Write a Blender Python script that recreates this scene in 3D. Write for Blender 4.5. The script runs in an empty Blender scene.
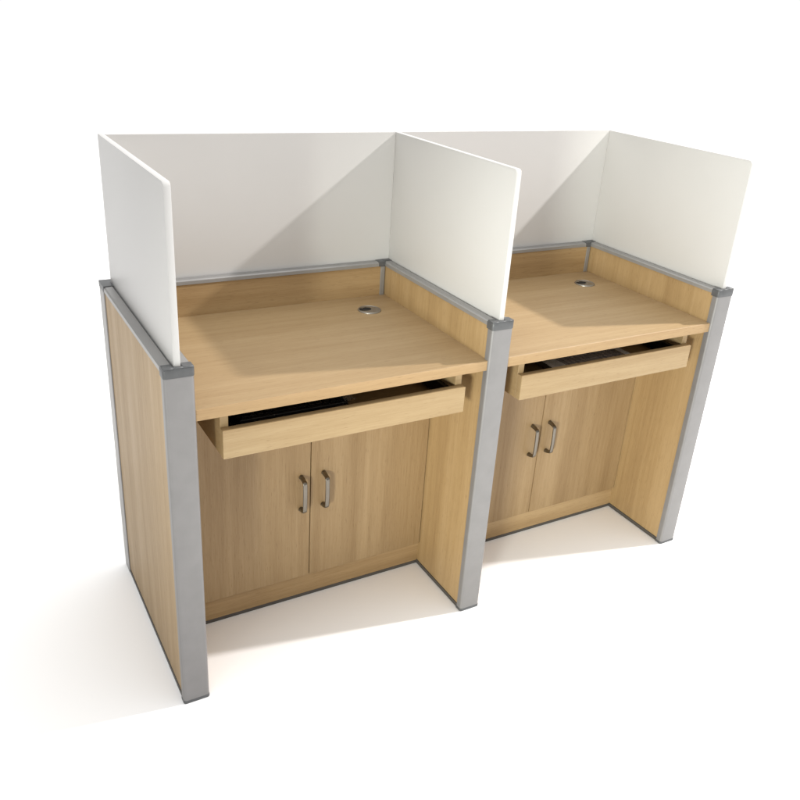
import bpy, bmesh, math, random
from mathutils import Vector, Matrix
random.seed(4)
C = bpy.data.collections.new('study_furniture'); bpy.context.scene.collection.children.link(C)

# ------------------------------------------------------------ dimensions (metres)
W = 0.75; HW = 0.0296; H = 0.8295; HT = 1.1716; D = 0.5802; T = 0.0135
ZD = 0.7339; YB = 0.5237; YDOOR = 0.2316; CORE = 0.0266
SY = D - HW                      # centre plane of the back screens

# ------------------------------------------------------------ materials
def new_mat(name):
    m = bpy.data.materials.new(name); m.use_nodes = True
    nt = m.node_tree; b = nt.nodes['Principled BSDF']
    return m, nt, b

def wood(name, axis, c_dark, c_mid, c_light, rough=0.48, seed=0.0, band=1.0):
    """light oak laminate, grain running along axis 0/1/2"""
    m, nt, b = new_mat(name); N = nt.nodes; L = nt.links
    c_dark, c_mid, c_light = [(c[0]*1.03, c[1]*.995, c[2]*.915) for c in (c_dark, c_mid, c_light)]
    tc = N.new('ShaderNodeTexCoord')
    def noise(across, along, detail, rgh, off):
        mp = N.new('ShaderNodeMapping'); s = [across]*3; s[axis] = along
        mp.inputs['Scale'].default_value = s
        mp.inputs['Location'].default_value = (off+seed, off*1.7+seed, off*.6)
        L.new(tc.outputs['Object'], mp.inputs['Vector'])
        n = N.new('ShaderNodeTexNoise'); n.inputs['Scale'].default_value = 1
        n.inputs['Detail'].default_value = detail; n.inputs['Roughness'].default_value = rgh
        n.inputs['Distortion'].default_value = 0.06
        L.new(mp.outputs[0], n.inputs['Vector']); return n.outputs['Fac']
    def rng(src, a, b_, lo, hi):
        r = N.new('ShaderNodeMapRange'); r.inputs['From Min'].default_value = a; r.inputs['From Max'].default_value = b_
        r.inputs['To Min'].default_value = lo; r.inputs['To Max'].default_value = hi
        L.new(src, r.inputs['Value']); return r.outputs['Result']
    def add(a, c):
        q = N.new('ShaderNodeMath'); q.operation = 'ADD'; L.new(a, q.inputs[0]); L.new(c, q.inputs[1]); return q.outputs[0]
    broad = rng(noise(15, 0.7, 1.5, .5, 1.3), .36, .64, -.34*band, .34*band)
    mid = rng(noise(85, 2.6, 3, .6, 7.1), .3, .7, -.20, .20)
    fine = rng(noise(480, 16, 2, .6, 3.7), .3, .7, -.17, .17)
    s = add(add(broad, mid), fine)
    s = rng(s, -.5, .5, 0, 1)
    cr = N.new('ShaderNodeValToRGB'); e = cr.color_ramp.elements
    e[0].position = 0.0; e[0].color = (*c_dark, 1); e[1].position = 1.0; e[1].color = (*c_light, 1)
    k = e.new(.5); k.color = (*c_mid, 1)
    L.new(s, cr.inputs[0])
    # short dark pores
    pore = rng(noise(700, 45, 1, .5, 11.0), .64, .76, 0, .50)
    mx = N.new('ShaderNodeMixRGB'); mx.inputs[2].default_value = (c_dark[0]*.62, c_dark[1]*.55, c_dark[2]*.5, 1)
    L.new(pore, mx.inputs[0]); L.new(cr.outputs[0], mx.inputs[1]); L.new(mx.outputs[0], b.inputs['Base Color'])
    rr = rng(s, 0, 1, rough+.06, rough-.04); L.new(rr, b.inputs['Roughness'])
    b.inputs['Specular IOR Level'].default_value = .35
    bp = N.new('ShaderNodeBump'); bp.inputs['Strength'].default_value = .12; bp.inputs['Distance'].default_value = .0006
    L.new(s, bp.inputs['Height']); L.new(bp.outputs[0], b.inputs['Normal'])
    return m

OD, OM, OL = (.300, .200, .100), (.370, .256, .136), (.430, .310, .175)
M = {}
M['wood_x'] = wood('oak_laminate_lengthwise', 0, OD, OM, OL)
M['wood_top'] = wood('oak_laminate_desktop', 0, (.315,.220,.120), (.355,.256,.146), (.392,.290,.172), rough=.42, seed=4.2, band=.55)
M['wood_z'] = wood('oak_laminate_upright', 2, OD, (.375,.262,.135), OL, seed=2.1, band=.55)
M['wood_door'] = wood('oak_laminate_door', 2, (.250,.166,.084), (.305,.212,.114), (.365,.262,.148), seed=9.4, band=.75)
M['wood_tray'] = wood('oak_laminate_tray', 0, (.285,.200,.108), (.335,.243,.136), (.385,.290,.172), seed=6.4, band=.6)
M['wood_edge'] = wood('oak_edge_band', 0, (.315,.210,.112), (.370,.254,.138), (.415,.295,.168), seed=12.4, band=.5)

def plain(name, col, rough, metal=0, spec=.5, mottled=.06, scale=30, bump=0, bscale=400):
    m, nt, b = new_mat(name); N = nt.nodes; L = nt.links
    tc = N.new('ShaderNodeTexCoord'); n = N.new('ShaderNodeTexNoise')
    n.inputs['Scale'].default_value = scale; n.inputs['Detail'].default_value = 4
    L.new(tc.outputs['Object'], n.inputs['Vector'])
    cr = N.new('ShaderNodeValToRGB'); e = cr.color_ramp.elements
    e[0].position = .3; e[1].position = .7
    e[0].color = (*[c*(1-mottled) for c in col], 1); e[1].color = (*[min(1, c*(1+mottled)) for c in col], 1)
    L.new(n.outputs['Fac'], cr.inputs[0]); L.new(cr.outputs[0], b.inputs['Base Color'])
    b.inputs['Metallic'].default_value = metal; b.inputs['Specular IOR Level'].default_value = spec
    r = N.new('ShaderNodeMapRange'); r.inputs['To Min'].default_value = rough-.05; r.inputs['To Max'].default_value = rough+.05
    L.new(n.outputs['Fac'], r.inputs['Value']); L.new(r.outputs[0], b.inputs['Roughness'])
    if bump:
        n2 = N.new('ShaderNodeTexNoise'); n2.inputs['Scale'].default_value = bscale; n2.inputs['Detail'].default_value = 2
        L.new(tc.outputs['Object'], n2.inputs['Vector'])
        bp = N.new('ShaderNodeBump'); bp.inputs['Strength'].default_value = bump; bp.inputs['Distance'].default_value = .0005
        L.new(n2.outputs['Fac'], bp.inputs['Height']); L.new(bp.outputs[0], b.inputs['Normal'])
    return m
M['screen'] = plain('white_melamine_board', (.592, .584, .570), .42, spec=.3, mottled=.012, scale=5, bump=.05, bscale=900)
M['alu'] = plain('anodised_aluminium', (.228, .222, .220), .40, metal=.25, mottled=.05, scale=22, bump=.12, bscale=700)
M['alu_rail'] = plain('aluminium_rail', (.30, .295, .288), .38, metal=.3, mottled=.04, scale=22, bump=.08, bscale=700)
M['cap'] = plain('dark_grey_plastic', (.088, .091, .094), .42, mottled=.12, scale=60, bump=.3, bscale=500)
M['gasket'] = plain('dark_gasket', (.06, .065, .075), .6, mottled=.1)
M['foot'] = plain('dark_skirting', (.075, .068, .060), .55, mottled=.1)
M['chrome'] = plain('brushed_nickel', (.21, .19, .16), .33, metal=1, mottled=.05, scale=80)
M['satin'] = plain('satin_nickel', (.36, .345, .315), .36, metal=.85, mottled=.04, scale=120)
M['black'] = plain('black_plastic', (.020, .020, .021), .26, mottled=.15, scale=90)
M['slide'] = plain('black_steel_slide', (.010, .010, .010), .4, metal=.3, mottled=.1)
M['greykb'] = plain('grey_brown_plastic', (.24, .215, .215), .4, mottled=.1, scale=60)
M['greykey'] = plain('grey_key_plastic', (.33, .305, .31), .42, mottled=.1, scale=60)
M['band'] = plain('milky_film', (.93, .93, .95), .25, mottled=.10, scale=70)
M['film'] = plain('clear_crinkled_film', (.75, .76, .78), .12, mottled=.05)
fb = M['film'].node_tree.nodes['Principled BSDF']; fb.inputs['Alpha'].default_value = .38
M['dark'] = plain('painted_hole_shade', (.010, .009, .008), .7)  # near-black colour standing for the shade inside the cable hole
M['floor'] = plain('white_floor', (.97, .97, .97), .85, spec=.1, mottled=.008, scale=.8)

# ------------------------------------------------------------ mesh helpers
def box(bm, x0, x1, y0, y1, z0, z1, bev=.0006, seg=1):
    t = bmesh.new()
    bmesh.ops.create_cube(t, size=1)
    for v in t.verts:
        v.co = Vector(((x0+x1)/2+v.co.x*(x1-x0), (y0+y1)/2+v.co.y*(y1-y0), (z0+z1)/2+v.co.z*(z1-z0)))
    if bev: bmesh.ops.bevel(t, geom=list(t.edges), offset=bev, segments=seg, affect='EDGES', profile=.5)
    merge(bm, t)

def merge(bm, t):
    me = bpy.data.meshes.new('tmp'); t.to_mesh(me); t.free(); bm.from_mesh(me); bpy.data.meshes.remove(me)

def prism(bm, pts, axis, a, b, bev=0, seg=2):
    """closed outline pts extruded along axis from a to b"""
    t = bmesh.new()
    def mk(p, h):
        q = [0, 0, 0]; o = [i for i in range(3) if i != axis]; q[o[0]], q[o[1]] = p; q[axis] = h; return t.verts.new(q)
    va = [mk(p, a) for p in pts]; vb = [mk(p, b) for p in pts]; n = len(pts)
    f1 = t.faces.new(va); f2 = t.faces.new(vb[::-1])
    for i in range(n): t.faces.new((va[i], vb[i], vb[(i+1) % n], va[(i+1) % n]))
    bmesh.ops.recalc_face_normals(t, faces=list(t.faces))
    if bev:
        ed = [e for e in t.edges if len({round(v.co[axis], 6) for v in e.verts}) == 1]
        bmesh.ops.bevel(t, geom=ed, offset=bev, segments=seg, affect='EDGES', profile=.5)
    merge(bm, t)

def obj(name, bm, mat, parent=None, smooth=False):
    me = bpy.data.meshes.new(name); bm.to_mesh(me); bm.free(); me.materials.append(mat)
    if smooth:
        for p in me.polygons: p.use_smooth = True
        try: me.set_sharp_from_angle(angle=math.radians(38))
        except Exception: pass
    o = bpy.data.objects.new(name, me); C.objects.link(o)
    if parent is not None: o.parent = parent
    return o
def part(name, mat, parent, *boxes, bev=.0006, seg=1, smooth=False):
    bm = bmesh.new()
    for b in boxes: box(bm, *b, bev=bev, seg=seg)
    return obj(name, bm, mat, parent, smooth)
def empty(name, loc=(0, 0, 0)):
    o = bpy.data.objects.new(name, None); C.objects.link(o); o.location = loc; o.empty_display_size = .1; return o

# ------------------------------------------------------------ floor
bm = bmesh.new(); bmesh.ops.create_grid(bm, x_segments=8, y_segments=8, size=60)
fl = obj('floor', bm, M['floor']); fl['kind'] = 'structure'

# ------------------------------------------------------------ the double carrel
car = empty('study_carrel', (W, 0, 0))
car['label'] = 'two-bay light oak study carrel with white privacy screens and grey metal end posts'
car['category'] = 'study carrel'
OFF = Vector((W, 0, 0))
def fix(o):                                     # direct children are built in world space
    o.location = -OFF; return o

# section of a rounded front post, outline in x / y
def post_outline(cx):
    r = .0065; w = HW; d = .019; pts = []
    for k in range(7):
        a = math.pi + (math.pi/2)*k/6; pts.append((cx-w+r+r*math.cos(a), r+r*math.sin(a)))
    for k in range(7):
        a = 1.5*math.pi + (math.pi/2)*k/6; pts.append((cx+w-r+r*math.cos(a), r+r*math.sin(a)))
    pts += [(cx+w, d), (cx-w, d)]
    return pts

def cap_outline(cx, y1, grow=.0008):
    r = .006; w = HW+grow; pts = []
    for k in range(6):
        a = math.pi + (math.pi/2)*k/5; pts.append((cx-w+r+r*math.cos(a), -grow+r+r*math.sin(a)))
    for k in range(6):
        a = 1.5*math.pi + (math.pi/2)*k/5; pts.append((cx+w-r+r*math.cos(a), -grow+r+r*math.sin(a)))
    pts += [(cx+w, y1), (cx-w, y1)]
    return pts

def screen_mesh(x0, x1, y0, y1, z0, z1, round_front=True):
    bm = bmesh.new(); r = .010; pts = [(y1, z0), (y0, z0)]
    if round_front:
        for k in range(9):
            a = math.pi - (math.pi/2)*k/8; pts.append((y0+r+r*math.cos(a), z1-r+r*math.sin(a)))
    else: pts.append((y0, z1))
    pts.append((y1, z1))
    prism(bm, pts, 0, x0, x1, bev=.0011)
    return bm

for i, cx in enumerate((0, W, 2*W)):
    left, right = i > 0, i < 2                   # has a bay on that side
    dv = fix(part('divider_panel', M['wood_z'], car, (cx-CORE, cx+CORE, .016, .532, .0125, H-.0125)))
    bm = bmesh.new(); prism(bm, post_outline(cx), 2, .008, H-.0195); obj('end_post', bm, M['alu'], dv, True)
    # cap with a slot that the screen drops into
    bm = bmesh.new(); prism(bm, cap_outline(cx, .024), 2, H-.0195, H-.002, bev=.0012)
    g = T/2+.0022
    box(bm, cx-HW, cx-g, .001, .0235, H-.004, H+.0012, bev=.001); box(bm, cx+g, cx+HW, .001, .0235, H-.004, H+.0012, bev=.001)
    box(bm, cx-g-.001, cx+g+.001, .001, .0085, H-.004, H+.0010, bev=.0008)
    obj('end_cap', bm, M['cap'], dv, True)
    bm = bmesh.new(); prism(bm, cap_outline(cx, .021, .0006), 2, 0.0, .0078, bev=.001); obj('foot_cap', bm, M['cap'], dv, True)
    part('bottom_rail', M['foot'], dv, (cx-.0282, cx+.0282, .0212, .529, 0.0005, .0122))
    # top rail: two rounded strips either side of the slot
    bm = bmesh.new()
    for s in (-1, 1):
        pts = [(cx+s*(T/2+.0028), H-.010), (cx+s*(T/2+.0028), H-.0004), (cx+s*(HW-.0035), H-.0012), (cx+s*(HW-.0005), H-.0040), (cx+s*HW, H-.0125), (cx+s*(CORE-.004), H-.0125)]
        prism(bm, pts, 1, .0243, .526)
    bmesh.ops.recalc_face_normals(bm, faces=list(bm.faces))
    obj('top_rail', bm, M['alu_rail'], dv)
    part('gasket', M['gasket'], dv, (cx-T/2-.0030, cx+T/2+.0030, .0241, .525, H-.011, H-.0045), bev=0)
    # rear corner post, with a flange that carries each back panel
    bx = [(cx-HW, cx+HW, .5325, D, .0, H-.014)]
    if left: bx.append((cx-HW-.0125, cx-HW+.001, YB-.0022, D-.002, .0, H-.0135))
    if right: bx.append((cx+HW-.001, cx+HW+.0125, YB-.0022, D-.002, .0, H-.0135))
    part('corner_post', M['alu_rail'], dv, *bx, bev=.0016, seg=2)
    cb = [(cx-HW-.0006, cx+HW+.0006, .5262, D+.0008, H-.0138, H+.0010)]
    if left: cb.append((cx-HW-.020, cx-HW+.0008, YB-.0030, D+.0002, H-.0130, H+.0006))
    if right: cb.append((cx+HW-.0008, cx+HW+.020, YB-.0030, D+.0002, H-.0130, H+.0006))
    part('corner_cap', M['cap'], dv, *cb, bev=.0012, seg=2)
    obj('privacy_screen', screen_mesh(cx-T/2, cx+T/2, .0102, SY+T/2, H-.008, HT), M['screen'], dv, True)

SEAM = (.3772, 1.1180); HX = ((.3510, .4125), (1.0835, 1.1475))
def handle_mesh(x):
    """flat nickel bow handle on two round feet"""
    bm = bmesh.new(); y = YDOOR; zt, zb = .3835, .2885; out = .026
    path = []
    def P(z, o): path.append(Vector((x, y-o, z)))
    P(zt, .002); P(zt-.0015, .012); P(zt-.0035, .0195)
    for k in range(6):
        a = (math.pi/2)*k/5; P(zt-.0040-.006*(1-math.cos(a)), .0200+.0058*math.sin(a))
    for k in range(1, 8):
        z = zt-.010 + (zb+.010-(zt-.010))*k/8; P(z, out + .0012*math.sin(math.pi*k/8))
    for k in range(6):
        a = (math.pi/2)*(1-k/5); P(zb+.0040+.006*(1-math.cos(a)), .0200+.0058*math.sin(a))
    P(zb+.0035, .0195); P(zb+.0015, .012); P(zb, .002)
    rings = []; n = len(path)
    for i, p in enumerate(path):
        a = path[max(0, i-1)]; b = path[min(n-1, i+1)]; t = (b-a).normalized()
        u = Vector((1, 0, 0)); v = t.cross(u).normalized()
        e = min(i, n-1-i); wd = .0052 if e < 3 else .0058; th = .0048 if e < 2 else (.0036 if e < 5 else .0026)
        rings.append([bm.verts.new(p + u*wd*math.copysign(abs(math.cos(q))**.55, math.cos(q)) + v*th*math.copysign(abs(math.sin(q))**.55, math.sin(q)))
                      for q in [2*math.pi*k/16 for k in range(16)]])
    for r0, r1 in zip(rings, rings[1:]):
        for k in range(16): bm.faces.new((r0[k], r0[(k+1) % 16], r1[(k+1) % 16], r1[k]))
    bm.faces.new(rings[0]); bm.faces.new(rings[-1][::-1])
    for z in (zt, zb):
        bmesh.ops.create_cone(bm, cap_ends=True, segments=20, radius1=.0066, radius2=.0058, depth=.004,
                              matrix=Matrix.Translation((x, y-.002, z)) @ Matrix.Rotation(math.pi/2, 4, 'X'))
    bmesh.ops.recalc_face_normals(bm, faces=list(bm.faces))
    return bm

def grommet(cx, cy, parent):
    """round satin cable cover, raised rim, lid with a kidney-shaped opening"""
    z = ZD; n = 56
    bm = bmesh.new()
    prof = [(.0315, .0), (.0313, .0016), (.0300, .0027), (.0285, .0028), (.0276, .0021)]
    rings = [[bm.verts.new((cx+r*math.cos(2*math.pi*k/n), cy+r*math.sin(2*math.pi*k/n), z+h)) for k in range(n)] for r, h in prof]
    for a, b in zip(rings, rings[1:]):
        for k in range(n): bm.faces.new((a[k], a[(k+1) % n], b[(k+1) % n], b[k]))
    g = obj('cable_grommet', bm, M['satin'], parent, True)
    # lid
    bm = bmesh.new(); hx, hy = cx-.0112, cy+.0060
    def kid(k, sc=1):
        a = 2*math.pi*k/n; r = .0135*(1+.16*math.cos(2*a)) * (1-.42*math.exp(-((a-1.05*math.pi/2-.2)/.45)**2))
        return hx+sc*r*1.12*math.cos(a), hy+sc*r*1.08*math.sin(a)
    o = [bm.verts.new((cx+.0278*math.cos(2*math.pi*k/n), cy+.0278*math.sin(2*math.pi*k/n), z+.0020)) for k in range(n)]
    m_ = [bm.verts.new((*kid(k, 1.06), z+.0023)) for k in range(n)]
    d = [bm.verts.new((*kid(k), z+.0004)) for k in range(n)]
    for k in range(n): bm.faces.new((o[k], o[(k+1) % n], m_[(k+1) % n], m_[k]))
    bmesh.ops.delete(bm, geom=d, context='VERTS')
    obj('lid', bm, M['satin'], g, False)
    bm = bmesh.new()
    m_ = [bm.verts.new((*kid(k, 1.055), z+.0022)) for k in range(n)]; d = [bm.verts.new((*kid(k), z+.0006)) for k in range(n)]
    for k in range(n): bm.faces.new((m_[k], m_[(k+1) % n], d[(k+1) % n], d[k]))
    bm.faces.new(d)
    obj('cable_hole', bm, M['dark'], g)  # shallow cup coloured black in place of a deep hole's shade

for i in range(2):
    X0 = i*W; L0 = X0+CORE; R0 = X0+W-CORE; s = SEAM[i]
    # back panel, rail and screen
    bp = fix(part('back_panel', M['wood_x'], car, (X0+HW+.011, X0+W-HW-.011, YB, D-.003, .0125, H-.0115)))
    bm = bmesh.new(); g0, g1 = SY-T/2-.0028, SY+T/2+.0028
    for pts in ([(YB+.004, H-.0125), (YB-.0026, H-.0125), (YB-.0022, H-.0038), (YB+.0012, H-.0010), (g0, H-.0004), (g0, H-.010)],
                [(g1, H-.010), (g1, H-.0004), (D-.003, H-.001), (D, H-.004), (D, H-.0125), (D-.008, H-.0125)]):
        prism(bm, pts, 0, X0+HW+.0196, X0+W-HW-.0196)
    bmesh.ops.recalc_face_normals(bm, faces=list(bm.faces))
    obj('top_rail', bm, M['alu_rail'], bp)
    part('gasket', M['gasket'], bp, (X0+HW+.0196, X0+W-HW-.0196, g0-.0003, g1+.0003, H-.011, H-.0045), bev=0)
    obj('privacy_screen', screen_mesh(X0+T/2-.0002, X0+W-T/2+.0002, SY-T/2, SY+T/2-.0006, H-.008, HT-.0004, False), M['screen'], bp)
    # desktop
    dt = fix(part('desktop', M['wood_top'], car, (L0-.002, R0+.002, .0080, YB+.004, ZD-.025, ZD), bev=.0008))
    part('edge_band', M['wood_edge'], dt, (L0+.0004, R0-.0004, .0064, .0083, ZD-.0248, ZD-.0004), bev=.0005)
    grommet(X0+.6215, .4160, dt)
    # keyboard tray on black slides between two hanging boards
    a, b = X0+.0835, X0+.6685
    for x0, x1 in ((a+.0005, a+.0180), (b-.0180, b-.0005)):
        hb = fix(part('hanging_board', M['wood_tray'], car, (x0, x1, .0285, .400, .609, ZD-.0255)))
        inner = (x1, x1+.0125) if x0 < X0+.3 else (x0-.0125, x0)
        part('drawer_slide', M['slide'], hb, (inner[0], inner[1], .034, .390, .628, .662), bev=.002, seg=2)
    ty = .0100
    tr = fix(part('keyboard_tray', M['wood_tray'], car, (a, b, ty, ty+.0182, .6095, .6745), bev=.0012, seg=2))
    part('tray_base', M['wood_x'], tr, (a+.0182, b-.0182, ty+.0183, .385, .612, .624))
    # doors, plinth, cabinet
    for k, (x0, x1) in enumerate(((L0+.0015, s-.0011), (s+.0011, R0-.0022))):
        dr = fix(part('cabinet_door', M['wood_door'], car, (x0, x1, YDOOR, .2496, .0745, .6020), bev=.0010, seg=2))
        obj('door_handle', handle_mesh(HX[i][k]), M['chrome'], dr, True)
    pl = fix(part('plinth', M['wood_x'], car, (L0-.001, R0+.001, .2400, .2640, .0100, .0728)))
    part('skirting', M['foot'], pl, (L0-.001, R0+.001, .2392, .2632, .0004, .0101))
    for z0, z1 in ((.0735, .0900), (.586, .6020)):
        fix(part('cabinet_shelf', M['wood_x'], car, (L0-.001, R0+.001, .2520, YB+.001, z0, z1)))

# ------------------------------------------------------------ what lies in the trays
def keyboard(name, x0, x1, y0, y1, z, body, keymat, label, th=.016):
    t = empty(name, ((x0+x1)/2, (y0+y1)/2, z)); t['label'] = label; t['category'] = 'keyboard'; t['group'] = 'keyboards in the pull-out trays'
    cx, cy = (x0+x1)/2, (y0+y1)/2
    bx = lambda a, b, c, d, e, f: (a-cx, b-cx, c-cy, d-cy, e-z, f-z)
    part('keyboard_case', body, t, bx(x0, x1, y0, y1, z, z+th), bev=.004, seg=3, smooth=True)
    bm = bmesh.new(); n = 14; rows = 5; px = (x1-x0-.016)/n; py = (y1-y0-.014)/rows
    for r in range(rows):
        k = 0
        while k < n:
            w = 1
            if r == 0 and k == 4: w = 5
            elif (r + k) % 9 == 8 and k < n-1: w = 2
            ax = x0+.008+k*px; ay = y0+.007+r*py
            box(bm, *bx(ax+.0012, ax+w*px-.0012, ay+.0012, ay+py-.0012, z+th-.0015, z+th+.0035), bev=.0012)
            k += w
    obj('keycaps', bm, keymat, t)
    return t, cx, cy

def film_mesh(x0, x1, y0, y1, z, amp, seed, slant=0):
    random.seed(seed); bm = bmesh.new(); nx, ny = 12, 26; g = []
    ph = [random.uniform(0, 6.28) for _ in range(6)]
    for j in range(ny+1):
        row = []
        for i in range(nx+1):
            u, v = i/nx, j/ny
            h = amp*(math.sin(9*u+7*v+ph[0])*.5+math.sin(17*u-11*v+ph[1])*.35+random.uniform(-.35, .35))
            row.append(bm.verts.new((x0+(x1-x0)*u+slant*v+random.uniform(-.0006, .0006), y0+(y1-y0)*v, z+h)))
        g.append(row)
    for j in range(ny):
        for i in range(nx): bm.faces.new((g[j][i], g[j][i+1], g[j+1][i+1], g[j+1][i]))
    bmesh.ops.solidify(bm, geom=list(bm.faces), thickness=.0003)
    return bm

k1, cx, cy = keyboard('keyboard', .150, .412, .104, .240, .6262, M['black'], M['black'],
    'glossy black keyboard in crinkled clear film, in the open tray of the left desk')
part('black_sheet', M['black'], k1, (.1145-cx, .404-cx, .060-cy, .250-cy, -.0018, -.0002), bev=0)  # added thin black sheet beneath, reaching past the case at front and left
obj('plastic_film', film_mesh(.398-cx, .428-cx, .098-cy, .242-cy, .0205, .0036, 3, .004), M['film'], k1)
k2, cx, cy = keyboard('keyboard', .996, 1.236, .046, .190, .6242, M['greykb'], M['greykey'],
    'dark grey keyboard with milky film bands in the open tray of the right desk', .0255)
obj('film_band', film_mesh(.962-cx, 1.006-cx, .044-cy, .188-cy, .0385, .0010, 5, -.006), M['band'], k2)
obj('film_band', film_mesh(1.211-cx, 1.232-cx, .044-cy, .188-cy, .0385, .0007, 8, -.006), M['band'], k2)

# ------------------------------------------------------------ light
sc = bpy.context.scene
w = bpy.data.worlds.new('World'); sc.world = w; w.use_nodes = True
bg = w.node_tree.nodes['Background']; ZEN, FRONT = .98, .64
wn = w.node_tree.nodes; wl = w.node_tree.links
def wmath(op, a, b_=None, clamp=False):
    q = wn.new('ShaderNodeMath'); q.operation = op; q.use_clamp = clamp
    for i, v in enumerate((a, b_)):
        if v is None: continue
        if isinstance(v, (int, float)): q.inputs[i].default_value = v
        else: wl.new(v, q.inputs[i])
    return q.outputs[0]
wt = wn.new('ShaderNodeTexCoord')
def lobe(direction, lo, hi):                    # 0..1, smooth, rising towards a direction
    dp = wn.new('ShaderNodeVectorMath'); dp.operation = 'DOT_PRODUCT'
    wl.new(wt.outputs['Generated'], dp.inputs[0]); dp.inputs[1].default_value = Vector(direction).normalized()
    rg = wn.new('ShaderNodeMapRange'); rg.interpolation_type = 'SMOOTHSTEP'
    rg.inputs['From Min'].default_value = lo; rg.inputs['From Max'].default_value = hi
    wl.new(dp.outputs['Value'], rg.inputs['Value']); return rg.outputs[0]
v = wmath('ADD', 1.03, wmath('MULTIPLY', lobe((.1, 0, 1), .35, .95), ZEN))       # world brightened overhead, shaped to whiten the floor
v = wmath('SUBTRACT', v, wmath('MULTIPLY', lobe((.45, -.88, -.15), -.05, .75), FRONT))  # world dimmed in front, shaped to darken upright faces
v = wmath('SUBTRACT', v, wmath('MULTIPLY', lobe((-1.0, .15, -.32), .15, .62), .97))   # world darkened on the left, added to shade the outer panel
v = wmath('MAXIMUM', v, .05)
wl.new(v, bg.inputs['Strength']); bg.inputs['Color'].default_value = (1, .995, .985, 1)
def lamp(name, kind, loc, target, energy, col, **kw):
    l = bpy.data.lights.new(name, kind); l.energy = energy; l.color = col
    for k, v in kw.items(): setattr(l, k, v)
    o = bpy.data.objects.new(name, l); sc.collection.objects.link(o); o.location = loc
    o.rotation_euler = (Vector(target)-Vector(loc)).to_track_quat('-Z', 'Y').to_euler(); return o
lamp('ceiling_lamp', 'AREA', (3.95, -.62, 3.57), (.7, .25, .8), 190, (1, .965, .945), shape='DISK', size=.14)
lamp('side_lamp', 'SPOT', (-1.95, -2.35, .75), (1.25, .0, .62), 500, (.98, 1, .91), spot_size=math.radians(29.5), spot_blend=.5, shadow_soft_size=.30)

# ------------------------------------------------------------ camera (solved from the photograph)
Cx, Cy, Cz, ya, pi_, ro, f, pcx, pcy = -.3646, -1.4194, 1.4608, .5471, -.4353, .0714, 822.67, 405.81, 394.78
fwd = Vector((math.sin(ya)*math.cos(pi_), math.cos(ya)*math.cos(pi_), math.sin(pi_)))
rt = Vector((math.cos(ya), -math.sin(ya), 0)); up = rt.cross(fwd)
r = rt*math.cos(ro)+up*math.sin(ro); u = -rt*math.sin(ro)+up*math.cos(ro)
mt = Matrix((r, u, -fwd)).transposed().to_4x4(); mt.translation = Vector((Cx, Cy, Cz))
cam = bpy.data.cameras.new('camera'); co = bpy.data.objects.new('camera', cam); sc.collection.objects.link(co)
co.matrix_world = mt; cam.sensor_width = 36; cam.lens = f/800*36
cam.shift_x = (400-pcx)/800; cam.shift_y = (pcy-400)/800; cam.clip_end = 300; cam.clip_start = .05
sc.camera = co
sc.view_settings.view_transform = 'Standard'; sc.view_settings.look = 'None'
sc.view_settings.exposure = 0; sc.view_settings.gamma = 1
